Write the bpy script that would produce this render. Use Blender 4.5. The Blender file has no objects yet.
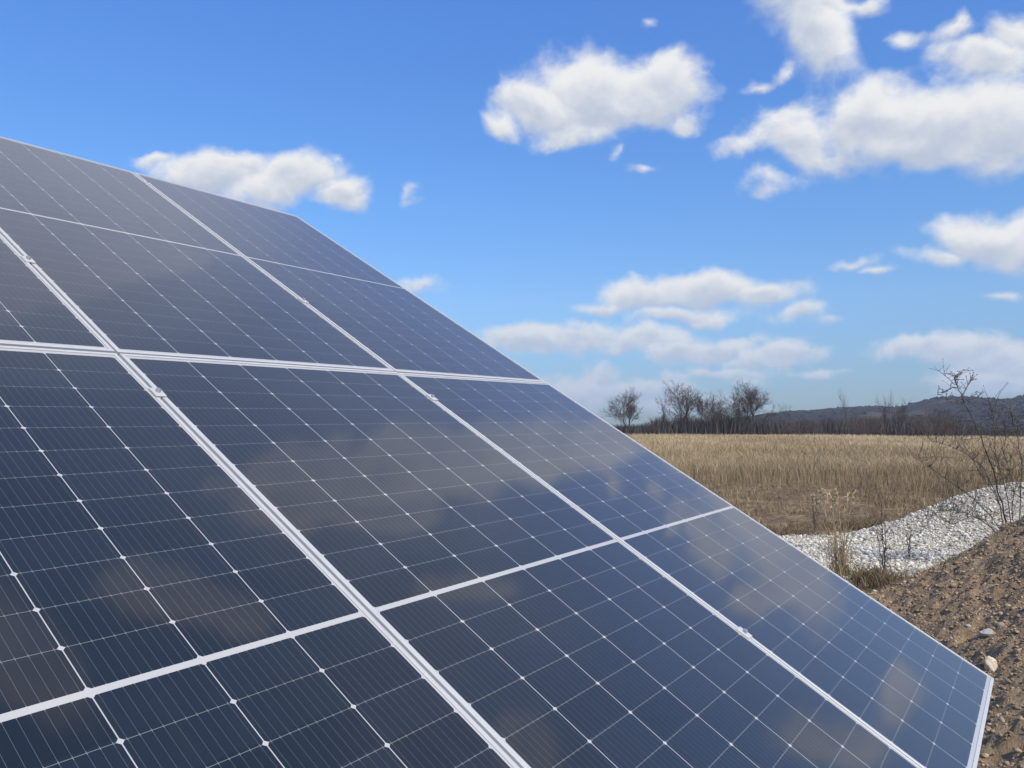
import bpy, bmesh, math, random
import numpy as np
from mathutils import Vector, Matrix

random.seed(7)
RNG = np.random.default_rng(7)
SC = bpy.context.scene
COL = SC.collection
RAD = math.radians

# ------------------------------------------------------------------ camera
FPX = 780.56                      # focal length in pixels of a 1024 wide frame
CAM_H = 1.6
HEAD, PITCH = RAD(34.2), RAD(3.2)
Fh = np.array([math.cos(HEAD), math.sin(HEAD), 0.0])      # horizontal heading
Rt = np.array([math.sin(HEAD), -math.cos(HEAD), 0.0])     # to the right
UP = np.array([0, 0, 1.0])
FWD = Fh * math.cos(PITCH) + UP * math.sin(PITCH)
CUP = -Fh * math.sin(PITCH) + UP * math.cos(PITCH)
CAMP = np.array([0, 0, CAM_H])
cam_d = bpy.data.cameras.new('camera')
cam = bpy.data.objects.new('camera', cam_d)
COL.objects.link(cam)
cam_d.sensor_width = 36.0
cam_d.lens = 36.0 * FPX / 1024.0
cam_d.clip_start = 0.02
cam_d.clip_end = 30000
mw = Matrix.Identity(4)
for i in range(3):
    mw[i][0], mw[i][1], mw[i][2], mw[i][3] = Rt[i], CUP[i], -FWD[i], CAMP[i]
cam.matrix_world = mw
SC.camera = cam


def cam_pt(v):
    """camera coordinates (right, down, forward) -> world"""
    return CAMP + Rt * v[0] - CUP * v[1] + FWD * v[2]


def at(x, y, d):
    """the point seen in direction (x, y) at forward distance d"""
    return cam_pt(((x - 512) / FPX * d, (y - 384) / FPX * d, d))


def sd(S, d, z=0.0):
    """ground coordinates: S metres to the right, d metres ahead"""
    return Rt * S + Fh * d + UP * z


def azel(x, y):
    v = at(x, y, 1.0) - CAMP
    v /= np.linalg.norm(v)
    return math.atan2(v[1], v[0]), math.asin(v[2])


# ------------------------------------------------------------------ sun, sky, exposure
SUN_AZ, SUN_EL = RAD(-114), RAD(45)
sun_d = bpy.data.lights.new('sun', 'SUN')
sun_d.energy = 4.2
sun_d.angle = RAD(0.53)
sun_d.color = (1.0, 0.93, 0.82)
sun = bpy.data.objects.new('sun', sun_d)
COL.objects.link(sun)
sv = Vector((math.cos(SUN_AZ) * math.cos(SUN_EL), math.sin(SUN_AZ) * math.cos(SUN_EL), math.sin(SUN_EL)))
sun.rotation_euler = (-sv).to_track_quat('-Z', 'Y').to_euler()
sun.location = (0, 0, 50)

SC.view_settings.view_transform = 'Standard'
SC.view_settings.look = 'None'
SC.view_settings.exposure = 0.0
SC.view_settings.gamma = 1.0
SC.view_settings.use_curve_mapping = False


class NT:
    """a small helper to write node trees as expressions"""

    def __init__(self, tree):
        self.t = tree
        self.n = tree.nodes
        self.l = tree.links

    def new(self, typ, **kw):
        nd = self.n.new(typ)
        for k, v in kw.items():
            setattr(nd, k, v)
        return nd

    def put(self, sock, v):
        if isinstance(v, bpy.types.NodeSocket):
            self.l.new(v, sock)
        elif v is not None:
            sock.default_value = v

    def m(self, op, a, b=None, c=None, clamp=False):
        nd = self.new('ShaderNodeMath', operation=op, use_clamp=clamp)
        self.put(nd.inputs[0], a)
        if b is not None:
            self.put(nd.inputs[1], b)
        if c is not None:
            self.put(nd.inputs[2], c)
        return nd.outputs[0]

    def v(self, op, a, b=None):
        nd = self.new('ShaderNodeVectorMath', operation=op)
        self.put(nd.inputs[0], a)
        if b is not None:
            self.put(nd.inputs[1], b)
        return nd.outputs['Value'] if op in ('LENGTH', 'DOT_PRODUCT', 'DISTANCE') else nd.outputs[0]

    def mix(self, f, a, b, blend='MIX'):
        nd = self.new('ShaderNodeMix', data_type='RGBA', blend_type=blend)
        self.put(nd.inputs[0], f)
        self.put(nd.inputs[6], a)
        self.put(nd.inputs[7], b)
        return nd.outputs[2]

    def fmix(self, f, a, b):
        nd = self.new('ShaderNodeMix', data_type='FLOAT')
        self.put(nd.inputs[0], f)
        self.put(nd.inputs[2], a)
        self.put(nd.inputs[3], b)
        return nd.outputs[0]

    def smooth(self, x, a, b, lo=0.0, hi=1.0):
        nd = self.new('ShaderNodeMapRange', interpolation_type='SMOOTHSTEP')
        self.put(nd.inputs[0], x)
        self.put(nd.inputs[1], a)
        self.put(nd.inputs[2], b)
        nd.inputs[3].default_value = lo
        nd.inputs[4].default_value = hi
        return nd.outputs[0]

    def noise(self, vec, scale, detail=4, rough=0.55, dist=0.0):
        nd = self.new('ShaderNodeTexNoise')
        self.put(nd.inputs['Vector'], vec)
        nd.inputs['Scale'].default_value = scale
        nd.inputs['Detail'].default_value = detail
        nd.inputs['Roughness'].default_value = rough
        nd.inputs['Distortion'].default_value = dist
        return nd.outputs[0]

    def xyz(self, vec):
        nd = self.new('ShaderNodeSeparateXYZ')
        self.put(nd.inputs[0], vec)
        return nd.outputs

    def comb(self, x, y, z):
        nd = self.new('ShaderNodeCombineXYZ')
        for s, v in zip(nd.inputs, (x, y, z)):
            self.put(s, v)
        return nd.outputs[0]


world = bpy.data.worlds.new('World')
SC.world = world
world.use_nodes = True
W = NT(world.node_tree)
W.n.clear()
sky = W.new('ShaderNodeTexSky', sky_type='NISHITA')
sky.sun_disc = False
sky.sun_elevation = SUN_EL
sky.sun_rotation = RAD(90) - SUN_AZ
sky.altitude = 200
sky.air_density = 1.0
sky.dust_density = 0.6
sky.ozone_density = 1.6
hsv = W.new('ShaderNodeHueSaturation')
hsv.inputs['Saturation'].default_value = 1.12
hsv.inputs['Value'].default_value = 1.0
W.l.new(sky.outputs[0], hsv.inputs['Color'])
bg_sky = W.new('ShaderNodeBackground')
bg_sky.inputs[1].default_value = 0.27

# clouds, as lobes (azimuth, elevation) in the sky dome: x, y, half width, half height, tilt of each lobe
LOBES = [
    # the cloud high in the middle
    (590, 92, 70, 42, -8), (545, 112, 66, 28, -16), (648, 88, 62, 37, 4), (570, 135, 40, 16, 12), (672, 62, 20, 10, 20),
    (690, 118, 26, 12, 0), (500, 125, 26, 12, -20),
    # the small ones round it
    (640, 168, 14, 6, 0), (616, 152, 10, 6, 30), (648, 15, 10, 7, 0),
    # the cloud behind the ridge of the panels
    (225, 175, 62, 20, 8), (285, 185, 70, 26, 14), (335, 198, 40, 16, 12), (407, 201, 17, 11, 30), (337, 160, 9, 6, 30), (165, 165, 30, 8, 6),
    (420, 284, 32, 8, 6),
    # the big one at the right
    (800, 140, 60, 30, -10), (870, 125, 62, 44, -12), (940, 130, 90, 44, -14), (1010, 120, 80, 52, -16), (1080, 100, 100, 50, -14), (770, 180, 26, 12, 0),
    (745, 152, 30, 14, -6),
    # the scraps along the top right
    (822, 6, 46, 15, -6), (800, 36, 22, 14, -20), (868, 2, 26, 11, 0), (846, 40, 16, 12, -20), (765, 82, 20, 7, 0), (788, 70, 12, 9, -30),
    (950, 32, 24, 14, -10), (900, 42, 20, 14, 0), (985, 58, 56, 20, -14), (1010, 36, 40, 18, -25), (955, 22, 12, 14, 0),
    # right edge
    (990, 245, 70, 26, -18), (1045, 246, 62, 34, -14), (940, 255, 46, 12, -6), (845, 264, 24, 6, 8), (870, 268, 20, 5, 3), (1000, 302, 20, 6, 0),
    # low clouds
    (640, 300, 46, 18, -4), (700, 292, 60, 20, 0), (760, 296, 46, 14, 4), (600, 310, 30, 8, 0), (680, 318, 60, 10, 2), (795, 316, 34, 12, 8), (830, 322, 16, 5, 0),
    (520, 338, 60, 15, 2), (580, 338, 50, 16, 2), (640, 342, 60, 14, 2), (700, 350, 66, 13, 4), (770, 356, 60, 13, 4), (720, 372, 60, 7, 2), (820, 372, 40, 5, 0),
    (600, 380, 30, 16, 0), (640, 392, 70, 14, 4), (745, 381, 16, 6, 0), (560, 400, 60, 22, 0), (690, 404, 70, 10, 0),
    (925, 350, 60, 14, -4), (965, 352, 60, 20, 0), (1010, 362, 70, 26, 0), (985, 384, 60, 14, 0), (1080, 360, 90, 30, 0),
]
# clouds above and to the right of the frame, seen only mirrored in the glass: azimuth, elevation, half widths, tilt, in degrees
LOBES_UP = [(-10.2, 44.0, 7.5, 3.4, 41), (-15.4, 37.6, 7.8, 3.8, 47), (-19.4, 31.2, 6.2, 3.6, 52), (-21.7, 26.2, 4.2, 2.6, 54), (-11.0, 47.0, 4.4, 2.8, 29), (-13.5, 41.5, 5, 2.5, 45),
            (-27.4, 39.2, 4.0, 1.8, 53), (-17.1, 42.2, 4.9, 1.7, 46), (-10.4, 56.5, 5.0, 2.6, 18), (-16.3, 54.3, 3.8, 2.2, 21), (-6.5, 63.9, 6.0, 2.6, -2),
            (-41.4, 39.3, 2.9, 2.5, 35), (-47.6, 20.9, 3.6, 1.9, 76), (-46.5, 16.0, 2.2, 1.5, -54), (-37.7, 21.0, 3.0, 1.5, 67),
            (-70, 40, 10, 6, 0), (-80, 22, 12, 5, 0), (95, 35, 14, 5, 0), (140, 45, 12, 6, 0), (-120, 55, 12, 7, 0)]
tc = W.new('ShaderNodeTexCoord')
dx, dy, dz = W.xyz(W.v('NORMALIZE', tc.outputs['Generated']))
# angles about the middle of the view so that no seam shows
ca, sa = math.cos(HEAD), math.sin(HEAD)
az = W.m('ARCTAN2', W.m('SUBTRACT', W.m('MULTIPLY', dy, ca), W.m('MULTIPLY', dx, sa)),
         W.m('ADD', W.m('MULTIPLY', dx, ca), W.m('MULTIPLY', dy, sa)))
el = W.m('ARCSINE', dz)
sph = W.comb(az, el, 0.0)
dirv = W.comb(dx, dy, W.m('MULTIPLY', dz, 1.25))
warp = W.new('ShaderNodeTexNoise')
warp.inputs['Scale'].default_value = 11.0
warp.inputs['Detail'].default_value = 4
W.l.new(dirv, warp.inputs['Vector'])
wraw = W.v('SUBTRACT', warp.outputs[1], (0.5, 0.5, 0.5))
wv = W.v('SCALE', wraw)
wv.node.inputs['Scale'].default_value = 0.05
nv2 = W.v('ADD', dirv, wv)
low = W.smooth(el, 0.06, 0.24)
n_a = W.fmix(low, W.noise(nv2, 34.0, 7, 0.57), W.noise(nv2, 15.0, 9, 0.57))
upv = W.v('ADD', nv2, (-0.006, -0.004, 0.02))
n_b = W.fmix(low, W.noise(upv, 34.0, 5, 0.52), W.noise(upv, 15.0, 6, 0.52))
ws = W.v('SCALE', wraw)
W.put(ws.node.inputs['Scale'], W.fmix(low, 0.03, 0.062))
wsph = W.v('ADD', sph, ws)
E = None
Hh = None
n_lobe = 0


def lobe(a0, e0, ra, re, tilt, full=1.0):
    global E, Hh, wsph, n_lobe
    n_lobe += 1
    if n_lobe % 4 == 0:
        # tie each batch of lobes to the last one, so that the shader works through them in order
        tie = W.new('ShaderNodeVectorMath', operation='MULTIPLY_ADD')
        W.l.new(Hh, tie.inputs[0])
        tie.inputs[1].default_value = (1e-7, 1e-7, 0)
        W.l.new(wsph, tie.inputs[2])
        wsph = tie.outputs[0]
    mp = W.new('ShaderNodeMapping', vector_type='TEXTURE')
    W.l.new(wsph, mp.inputs[0])
    mp.inputs[1].default_value = (a0, e0, 0)
    mp.inputs[2].default_value = (0, 0, tilt)
    mp.inputs[3].default_value = (ra, re, 1)
    e = W.m('MULTIPLY_ADD', W.v('LENGTH', mp.outputs[0]), -full, full - 0.06 * (1 - full))
    h = W.v('DOT_PRODUCT', mp.outputs[0], (0.0, 1.0, 0.0))
    if E is None:
        E, Hh = e, h
        return
    win = W.m('MULTIPLY_ADD', W.m('SUBTRACT', e, E), 2.5, 0.5, clamp=True)
    Hh = W.fmix(win, Hh, h)
    E = W.m('SMOOTH_MAX', E, e, 0.25)


for (x, y, rx, ry, tl) in LOBES:
    a0, e0 = azel(x, y)
    a1, e1 = azel(x + 1, y)
    a2, e2 = azel(x, y + 1)
    lobe(a0 - HEAD, e0, rx * abs(a1 - a0) * 1.12, ry * abs(e2 - e0) * 1.15, RAD(-tl), min(1.0, 0.34 + 0.66 * min(rx * ry / 900.0, 1.0)))
for (a, e, ra, re, tl) in LOBES_UP:
    lobe(RAD(a), RAD(e), RAD(ra) / math.cos(RAD(e)), RAD(re), RAD(tl))
# the clear air: deeper blue overhead, pale near the horizon
tint = W.new('ShaderNodeValToRGB')
W.l.new(W.m('DIVIDE', W.m('MAXIMUM', el, 0.0), math.pi / 2), tint.inputs[0])
TINT = [(0.0, (.43, .56, .78)), (4, (.52, .67, .90)), (9, (.76, .92, 1.12)), (16, (.78, 1.06, 1.36)), (29, (.80, 1.17, 1.70)), (42, (.80, 1.06, 1.42)), (70, (.80, 1.02, 1.35))]
while len(tint.color_ramp.elements) < len(TINT):
    tint.color_ramp.elements.new(0.5)
for e_, (deg, c_) in zip(tint.color_ramp.elements, TINT):
    e_.position = deg / 90
    e_.color = (c_[0] / 2, c_[1] / 2, c_[2] / 2, 1)
clear = W.mix(1.0, hsv.outputs[0], tint.outputs[0], 'MULTIPLY')
W.l.new(clear, bg_sky.inputs[0])
dens = W.m('ADD', W.m('MULTIPLY', E, 1.0), W.m('MULTIPLY', W.m('SUBTRACT', n_a, 0.5), 1.30))
alpha = W.smooth(dens, -0.07, 0.50)
alpha = W.m('MULTIPLY', alpha, W.smooth(el, -0.01, 0.05, 0.5, 1.0))
lit = W.m('ADD', W.m('MULTIPLY', Hh, 0.58), W.m('MULTIPLY', W.m('SUBTRACT', n_a, n_b), 1.25))
lit = W.m('ADD', lit, W.m('MULTIPLY', W.m('SUBTRACT', 0.35, dens), 0.30))
litf = W.smooth(lit, -0.50, 0.26)
# a thin high veil, added left above the frame to whiten the glass reflections
vm = W.new('ShaderNodeMapping', vector_type='TEXTURE')
W.l.new(sph, vm.inputs[0])
vm.inputs[1].default_value = (RAD(22), RAD(44), 0)
vm.inputs[2].default_value = (0, 0, RAD(12))
vm.inputs[3].default_value = (RAD(26), RAD(14), 1)
veil = W.m('MULTIPLY', W.smooth(W.v('LENGTH', vm.outputs[0]), 0.35, 1.0, 0.62, 0.0), W.m('MULTIPLY_ADD', n_a, 0.6, 0.7))
veil2 = W.m('MULTIPLY', W.smooth(el, RAD(31), RAD(38), 0.0, 0.24), W.smooth(el, RAD(58), RAD(46)))  # fainter band all round, added to grey the sky mirrored in the panels
veil = W.m('MAXIMUM', veil, W.m('MULTIPLY', veil2, W.m('MULTIPLY_ADD', n_a, 0.8, 0.6)))
alpha = W.m('MAXIMUM', alpha, veil)
ccol = W.mix(litf, (0.56, 0.63, 0.77, 1), (0.95, 0.96, 0.97, 1))
# low clouds are seen through more air
air = W.smooth(el, 0.03, 0.22, 0.62, 0.0)
ccol = W.mix(air, ccol, (0.55, 0.68, 0.88, 1))
bg_c = W.new('ShaderNodeBackground')
bg_c.inputs[1].default_value = 0.92
W.l.new(ccol, bg_c.inputs[0])
mixs = W.new('ShaderNodeMixShader')
W.l.new(alpha, mixs.inputs[0])
W.l.new(bg_sky.outputs[0], mixs.inputs[1])
W.l.new(bg_c.outputs[0], mixs.inputs[2])
wo = W.new('ShaderNodeOutputWorld')
W.l.new(mixs.outputs[0], wo.inputs[0])
world.cycles.sampling_method = 'MANUAL'
world.cycles.sample_map_resolution = 512

SC.cycles.max_bounces = 6
SC.cycles.diffuse_bounces = 3
SC.cycles.glossy_bounces = 3
SC.cycles.use_denoising = True


# ------------------------------------------------------------------ helpers
def mat(name, build):
    m = bpy.data.materials.new(name)
    m.use_nodes = True
    t = NT(m.node_tree)
    t.n.clear()
    out = t.new('ShaderNodeOutputMaterial')
    p = t.new('ShaderNodeBsdfPrincipled')
    t.l.new(p.outputs[0], out.inputs[0])
    build(t, p)
    return m


def bump(t, p, height, strength, dist):
    b = t.new('ShaderNodeBump')
    b.inputs['Strength'].default_value = strength
    b.inputs['Distance'].default_value = dist
    t.put(b.inputs['Height'], height)
    t.l.new(b.outputs[0], p.inputs['Normal'])


def tag(o, label=None, cat=None, group=None, kind=None):
    if label:
        o['label'] = label
    if cat:
        o['category'] = cat
    if group:
        o['group'] = group
    if kind:
        o['kind'] = kind
    return o


def empty(name, matrix, label, cat, group=None):
    o = bpy.data.objects.new(name, None)
    COL.objects.link(o)
    o.empty_display_size = 0.1
    o.matrix_world = matrix if isinstance(matrix, Matrix) else Matrix.Translation(Vector(matrix))
    return tag(o, label, cat, group)


def np_mesh(name, V, faces, m, parent=None, tone=None, smooth=False):
    """faces: list of int arrays (n, k)"""
    me = bpy.data.meshes.new(name)
    V = np.asarray(V, dtype=np.float32)
    me.vertices.add(len(V))
    me.vertices.foreach_set('co', V.ravel())
    idx = np.concatenate([f.ravel() for f in faces]).astype(np.int32)
    sizes = np.concatenate([np.full(len(f), f.shape[1], np.int32) for f in faces])
    starts = np.concatenate([[0], np.cumsum(sizes)[:-1]]).astype(np.int32)
    me.loops.add(len(idx))
    me.loops.foreach_set('vertex_index', idx)
    me.polygons.add(len(sizes))
    me.polygons.foreach_set('loop_start', starts)
    me.polygons.foreach_set('loop_total', sizes)
    if smooth:
        me.polygons.foreach_set('use_smooth', np.ones(len(sizes), bool))
    me.update(calc_edges=True)
    if tone is not None:
        at_ = me.attributes.new('tone', 'FLOAT', 'POINT')
        at_.data.foreach_set('value', np.asarray(tone, dtype=np.float32))
    me.materials.append(m)
    o = bpy.data.objects.new(name, me)
    COL.objects.link(o)
    if parent:
        o.parent = parent
    return o


def bm_obj(name, bm, m, parent=None):
    me = bpy.data.meshes.new(name)
    bmesh.ops.recalc_face_normals(bm, faces=bm.faces)
    bm.to_mesh(me)
    bm.free()
    me.materials.append(m)
    o = bpy.data.objects.new(name, me)
    COL.objects.link(o)
    if parent:
        o.parent = parent
    return o


def box(bm, lo, hi, bev=0.0):
    r = bmesh.ops.create_cube(bm, size=1.0)
    for v in r['verts']:
        for i in range(3):
            v.co[i] = lo[i] + (v.co[i] + 0.5) * (hi[i] - lo[i])
    if bev:
        es = list({e for v in r['verts'] for e in v.link_edges})
        bmesh.ops.bevel(bm, geom=es, offset=bev, segments=1, affect='EDGES')


def hash2(ix, iy, seed):
    h = (ix.astype(np.int64) * 374761393 + iy.astype(np.int64) * 668265263 + seed * 982451653) & 0xffffffff
    h = ((h ^ (h >> 13)) * 1274126177) & 0xffffffff
    return ((h ^ (h >> 16)) & 0xffff) / 65535.0


def vnoise(x, y, seed=0):
    ix, iy = np.floor(x), np.floor(y)
    fx, fy = x - ix, y - iy
    fx, fy = fx * fx * (3 - 2 * fx), fy * fy * (3 - 2 * fy)
    a, b = hash2(ix, iy, seed), hash2(ix + 1, iy, seed)
    c, d = hash2(ix, iy + 1, seed), hash2(ix + 1, iy + 1, seed)
    return (a * (1 - fx) + b * fx) * (1 - fy) + (c * (1 - fx) + d * fx) * fy


def fbm(x, y, oct=5, seed=0, gain=0.5):
    s, a, n = 0.0, 1.0, 0.0
    for k in range(oct):
        s = s + a * (vnoise(x * 2 ** k + 17.3 * k, y * 2 ** k - 9.1 * k, seed + k) - 0.5)
        n += a
        a *= gain
    return s / n * 2


def sstep(x, a, b):
    t = np.clip((x - a) / (b - a), 0, 1)
    return t * t * (3 - 2 * t)


def ramp_mat(name, lo, mid, hi, rough=0.9, scale=None, bumpy=None, trans=0.0):
    """a colour that follows the 'tone' of each piece plus a little noise"""
    def b(t, p):
        a = t.new('ShaderNodeAttribute', attribute_name='tone')
        cr = t.new('ShaderNodeValToRGB')
        cr.color_ramp.elements[0].color = (*lo, 1)
        cr.color_ramp.elements[1].color = (*hi, 1)
        e = cr.color_ramp.elements.new(0.5)
        e.color = (*mid, 1)
        f = a.outputs['Fac']
        if scale:
            geo = t.new('ShaderNodeNewGeometry')
            f = t.m('ADD', f, t.m('MULTIPLY', t.m('SUBTRACT', t.noise(geo.outputs['Position'], scale, 4), 0.5), 0.5))
        t.put(cr.inputs[0], f)
        t.l.new(cr.outputs[0], p.inputs['Base Color'])
        p.inputs['Roughness'].default_value = rough
        p.inputs['Specular IOR Level'].default_value = 0.2
        if bumpy:
            geo = t.new('ShaderNodeNewGeometry')
            bump(t, p, t.noise(geo.outputs['Position'], bumpy, 4), 0.6, 0.01)
    return mat(name, b)


# ------------------------------------------------------------------ ground, hills, bank, gravel
def b_ground(t, p):
    geo = t.new('ShaderNodeNewGeometry')
    pos = geo.outputs['Position']
    far = t.v('LENGTH', pos)
    n1 = t.noise(pos, 0.35, 6, 0.6)
    n2 = t.noise(pos, 9.0, 5, 0.7)
    straw = t.mix(t.smooth(n1, 0.35, 0.65), (0.30, 0.22, 0.12, 1), (0.44, 0.33, 0.185, 1))
    straw = t.mix(t.smooth(n2, 0.4, 0.7, 0, 0.5), straw, (0.25, 0.19, 0.11, 1))
    litter = t.mix(t.smooth(n2, 0.35, 0.65), (0.095, 0.066, 0.04, 1), (0.26, 0.19, 0.112, 1))
    n3 = t.noise(t.v('MULTIPLY', pos, (1.0, 1.0, 1.0)), 1.7, 5, 0.7)
    litter = t.mix(t.smooth(n3, 0.5, 0.62, 0, 0.65), litter, (0.11, 0.07, 0.042, 1))
    litter = t.mix(t.smooth(n3, 0.47, 0.38, 0, 0.5), litter, (0.36, 0.27, 0.16, 1))
    zone = t.m('ADD', far, t.m('MULTIPLY', t.m('SUBTRACT', n1, 0.5), 14.0))
    c = t.mix(t.smooth(zone, 20.0, 34.0), litter, straw)
    t.l.new(c, p.inputs['Base Color'])
    p.inputs['Roughness'].default_value = 0.95
    p.inputs['Specular IOR Level'].default_value = 0.1
    bump(t, p, n2, 0.8, 0.05)


M_ground = mat('field_ground', b_ground)


def terrain_z(r, S, d):
    """height of the open ground"""
    z = 0.05 * fbm(S * 0.25, d * 0.25, 3, 5) * sstep(r, 6, 12)
    z = z - 0.45 * sstep(S / np.maximum(d, 1), 0.15, 0.65) * sstep(r, 40, 190)      # the field falls a little to the right
    z = z - 7.0 * sstep(r, 195, 330)
    return z


nr, na = 150, 240
rr = np.concatenate([[0.0], np.geomspace(0.6, 2600, nr - 1)])
aa = np.linspace(0, 2 * np.pi, na, endpoint=False)
Rg, Ag = np.meshgrid(rr, aa, indexing='ij')
Sg, Dg = Rg * np.sin(Ag), Rg * np.cos(Ag)
Zg = terrain_z(Rg, Sg, Dg)
V = Sg[..., None] * Rt + Dg[..., None] * Fh + Zg[..., None] * UP
I = np.arange(nr * na).reshape(nr, na)
Q = np.stack([I[:-1], I[1:], np.roll(I, -1, 1)[1:], np.roll(I, -1, 1)[:-1]], -1).reshape(-1, 4)
g = np_mesh('ground', V.reshape(-1, 3), [Q], M_ground, smooth=True)
tag(g, kind='structure')


def b_hill(t, p):
    geo = t.new('ShaderNodeNewGeometry')
    pos = geo.outputs['Position']
    n = t.noise(pos, 0.012, 6, 0.65)
    n2 = t.noise(pos, 0.08, 4, 0.7)
    c = t.mix(n2, (0.022, 0.022, 0.026, 1), (0.055, 0.05, 0.048, 1))
    c = t.mix(t.smooth(n, 0.52, 0.62), c, (0.085, 0.075, 0.062, 1))
    t.l.new(c, p.inputs['Base Color'])
    p.inputs['Roughness'].default_value = 1.0
    p.inputs['Specular IOR Level'].default_value = 0.0


M_hill = mat('bare_woodland_hill', b_hill)
prof = np.array([(-200, 424), (300, 427), (560, 427), (640, 425), (690, 421), (740, 415), (800, 409), (830, 406.5), (870, 404.5), (900, 406), (915, 403),
                 (935, 398.5), (950, 396.5), (985, 397.5), (1010, 398.5), (1024, 395.5), (1080, 390), (1200, 396), (1500, 412), (2200, 420)])
xs = np.linspace(-200, 2200, 900)
yr = np.interp(xs, prof[:, 0], prof[:, 1])
tanaz = (xs - 512) / FPX
d_ridge = 1150 + 250 * fbm(xs / 160, xs * 0, 3, 3)
NJ = 46
rows = []
for j in range(NJ):
    f = j / (NJ - 1)
    dj = 330 + (d_ridge - 330) * f * 1.25
    ridge_h = (428 - yr - 3.0) / FPX * d_ridge
    g_ = sstep(np.full_like(xs, f * 1.25), 0.12, 1.0) * (1 - 0.5 * sstep(np.full_like(xs, f * 1.25), 1.02, 1.25))
    S_ = tanaz * dj
    z_ = -7.5 + (ridge_h + 9.0) * g_
    z_ = z_ + (1.0 * np.maximum(fbm(S_ / 14, dj / 14, 3, 11), -0.3) + 4.0 * fbm(S_ / 90, dj / 90, 3, 21)) * sstep(np.full_like(xs, f), 0.1, 0.5) * (ridge_h + 10) / 40
    rows.append(S_[:, None] * Rt + dj[:, None] * Fh + z_[:, None] * UP)
V = np.concatenate(rows)
I = np.arange(NJ * len(xs)).reshape(NJ, len(xs))
Q = np.stack([I[:-1, :-1], I[:-1, 1:], I[1:, 1:], I[1:, :-1]], -1).reshape(-1, 4)
tag(np_mesh('hills', V, [Q], M_hill, smooth=True), kind='structure')


def sheet(name, S0, S1, d0, d1, step, zfun, m, floor):
    s = np.arange(S0, S1 + step / 2, step)
    d = np.arange(d0, d1 + step / 2, step)
    Sm, Dm = np.meshgrid(s, d, indexing='ij')
    Z = zfun(Sm, Dm)
    V = Sm[..., None] * Rt + Dm[..., None] * Fh + Z[..., None] * UP
    I = np.arange(Z.size).reshape(Z.shape)
    Q = np.stack([I[:-1, :-1], I[1:, :-1], I[1:, 1:], I[:-1, 1:]], -1).reshape(-1, 4)
    keep = Z.reshape(-1)[Q].max(1) > floor
    return tag(np_mesh(name, V.reshape(-1, 3), [Q[keep]], m, smooth=True), kind='structure')


def bank_z(S, d):
    s0 = 2.34 + (d - 4.0) * 0.355 + 0.12 * fbm(S * 0.0 + 3.1, d * 0.9, 3, 8)
    x = S - s0
    h = 0.54 * np.where(x > 0, x, 0.25 * x)
    h = np.where(h > 1.1, 1.1 + (h - 1.1) * 0.2, h)
    h = np.where(h > 0, h, np.maximum(h, -0.10))
    ridge = 7.25 + 0.25 * fbm(S * 0.8, d * 0.0, 3, 9)
    fall = sstep(d, ridge, ridge + 1.7)
    h = h * (1 - fall) - 0.12 * fall
    rough = 0.075 * fbm(S * 1.6, d * 1.6, 4, 31) + 0.066 * fbm(S * 4.6, d * 4.6, 4, 41, 0.68) - 0.03 * np.abs(fbm(S * 9, d * 9, 3, 47)) + 0.034 * fbm(S * 19, d * 19, 3, 51, 0.75)
    # the digger's furrows run up the slope
    rough = rough + 0.03 * fbm((S * 0.8 + d * 0.25) * 1.2, (d - S * 0.9) * 4.5, 3, 61)
    z = h + 0.05 + rough * (1 - 0.6 * fall)
    # a small hollow beside the pale stone
    hx = (S - HOLE[0]) ** 2 + (d - HOLE[1]) ** 2
    z = z - 0.16 * np.exp(-hx / 0.0055)
    return z


HOLE = (99.0, 99.0)


def on_bank(x, y):
    """where the line of sight through (x, y) meets the bank: S, d, z"""
    for d in np.arange(2.4, 9.0, 0.004):
        p = at(x, y, d)
        S, dd = float(p @ Rt), float(p @ Fh)
        z = float(bank_z(np.array([S]), np.array([dd]))[0])
        if p[2] <= z:
            return S, dd, z
    return S, dd, z


HOLE = on_bank(975, 629)[:2]


def b_dirt(t, p):
    geo = t.new('ShaderNodeNewGeometry')
    pos = geo.outputs['Position']
    n1 = t.noise(pos, 1.3, 5, 0.6)
    n2 = t.noise(pos, 14, 6, 0.7)
    n3 = t.noise(pos, 70, 4, 0.7)
    c = t.mix(t.smooth(n2, 0.3, 0.7), (0.22, 0.150, 0.086, 1), (0.39, 0.285, 0.184, 1))
    c = t.mix(t.smooth(n1, 0.42, 0.66, 0, 0.7), c, (0.245, 0.168, 0.105, 1))
    c = t.mix(t.smooth(n3, 0.58, 0.7, 0, 0.6), c, (0.46, 0.37, 0.27, 1))
    t.l.new(c, p.inputs['Base Color'])
    p.inputs['Roughness'].default_value = 0.95
    p.inputs['Specular IOR Level'].default_value = 0.15
    bump(t, p, t.m('ADD', n2, t.m('MULTIPLY', n3, 0.4)), 0.9, 0.03)


M_dirt = mat('dug_earth', b_dirt)
sheet('dirt_bank', 1.2, 9.0, 2.2, 9.2, 0.022, bank_z, M_dirt, -0.06)


def gravel_z(S, d):
    gS = 0.76 * sstep(S, 4.6, 7.6)
    z = 0.05 + gS * np.exp(-((d - 11.4) / 1.5) ** 2) + 0.05 * fbm(S * 0.8, d * 0.8, 3, 71)
    edge = sstep(d, 7.6, 8.3) * (1 - sstep(d + 0.6 * fbm(S * 0.7, d * 0.7, 3, 77) - 0.22 * (S - 4.5), 11.2, 12.6)) * sstep(S, 1.5, 2.4) * (1 - sstep(S, 11, 12.5))
    return z * edge - 0.10 * (1 - edge)


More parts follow.
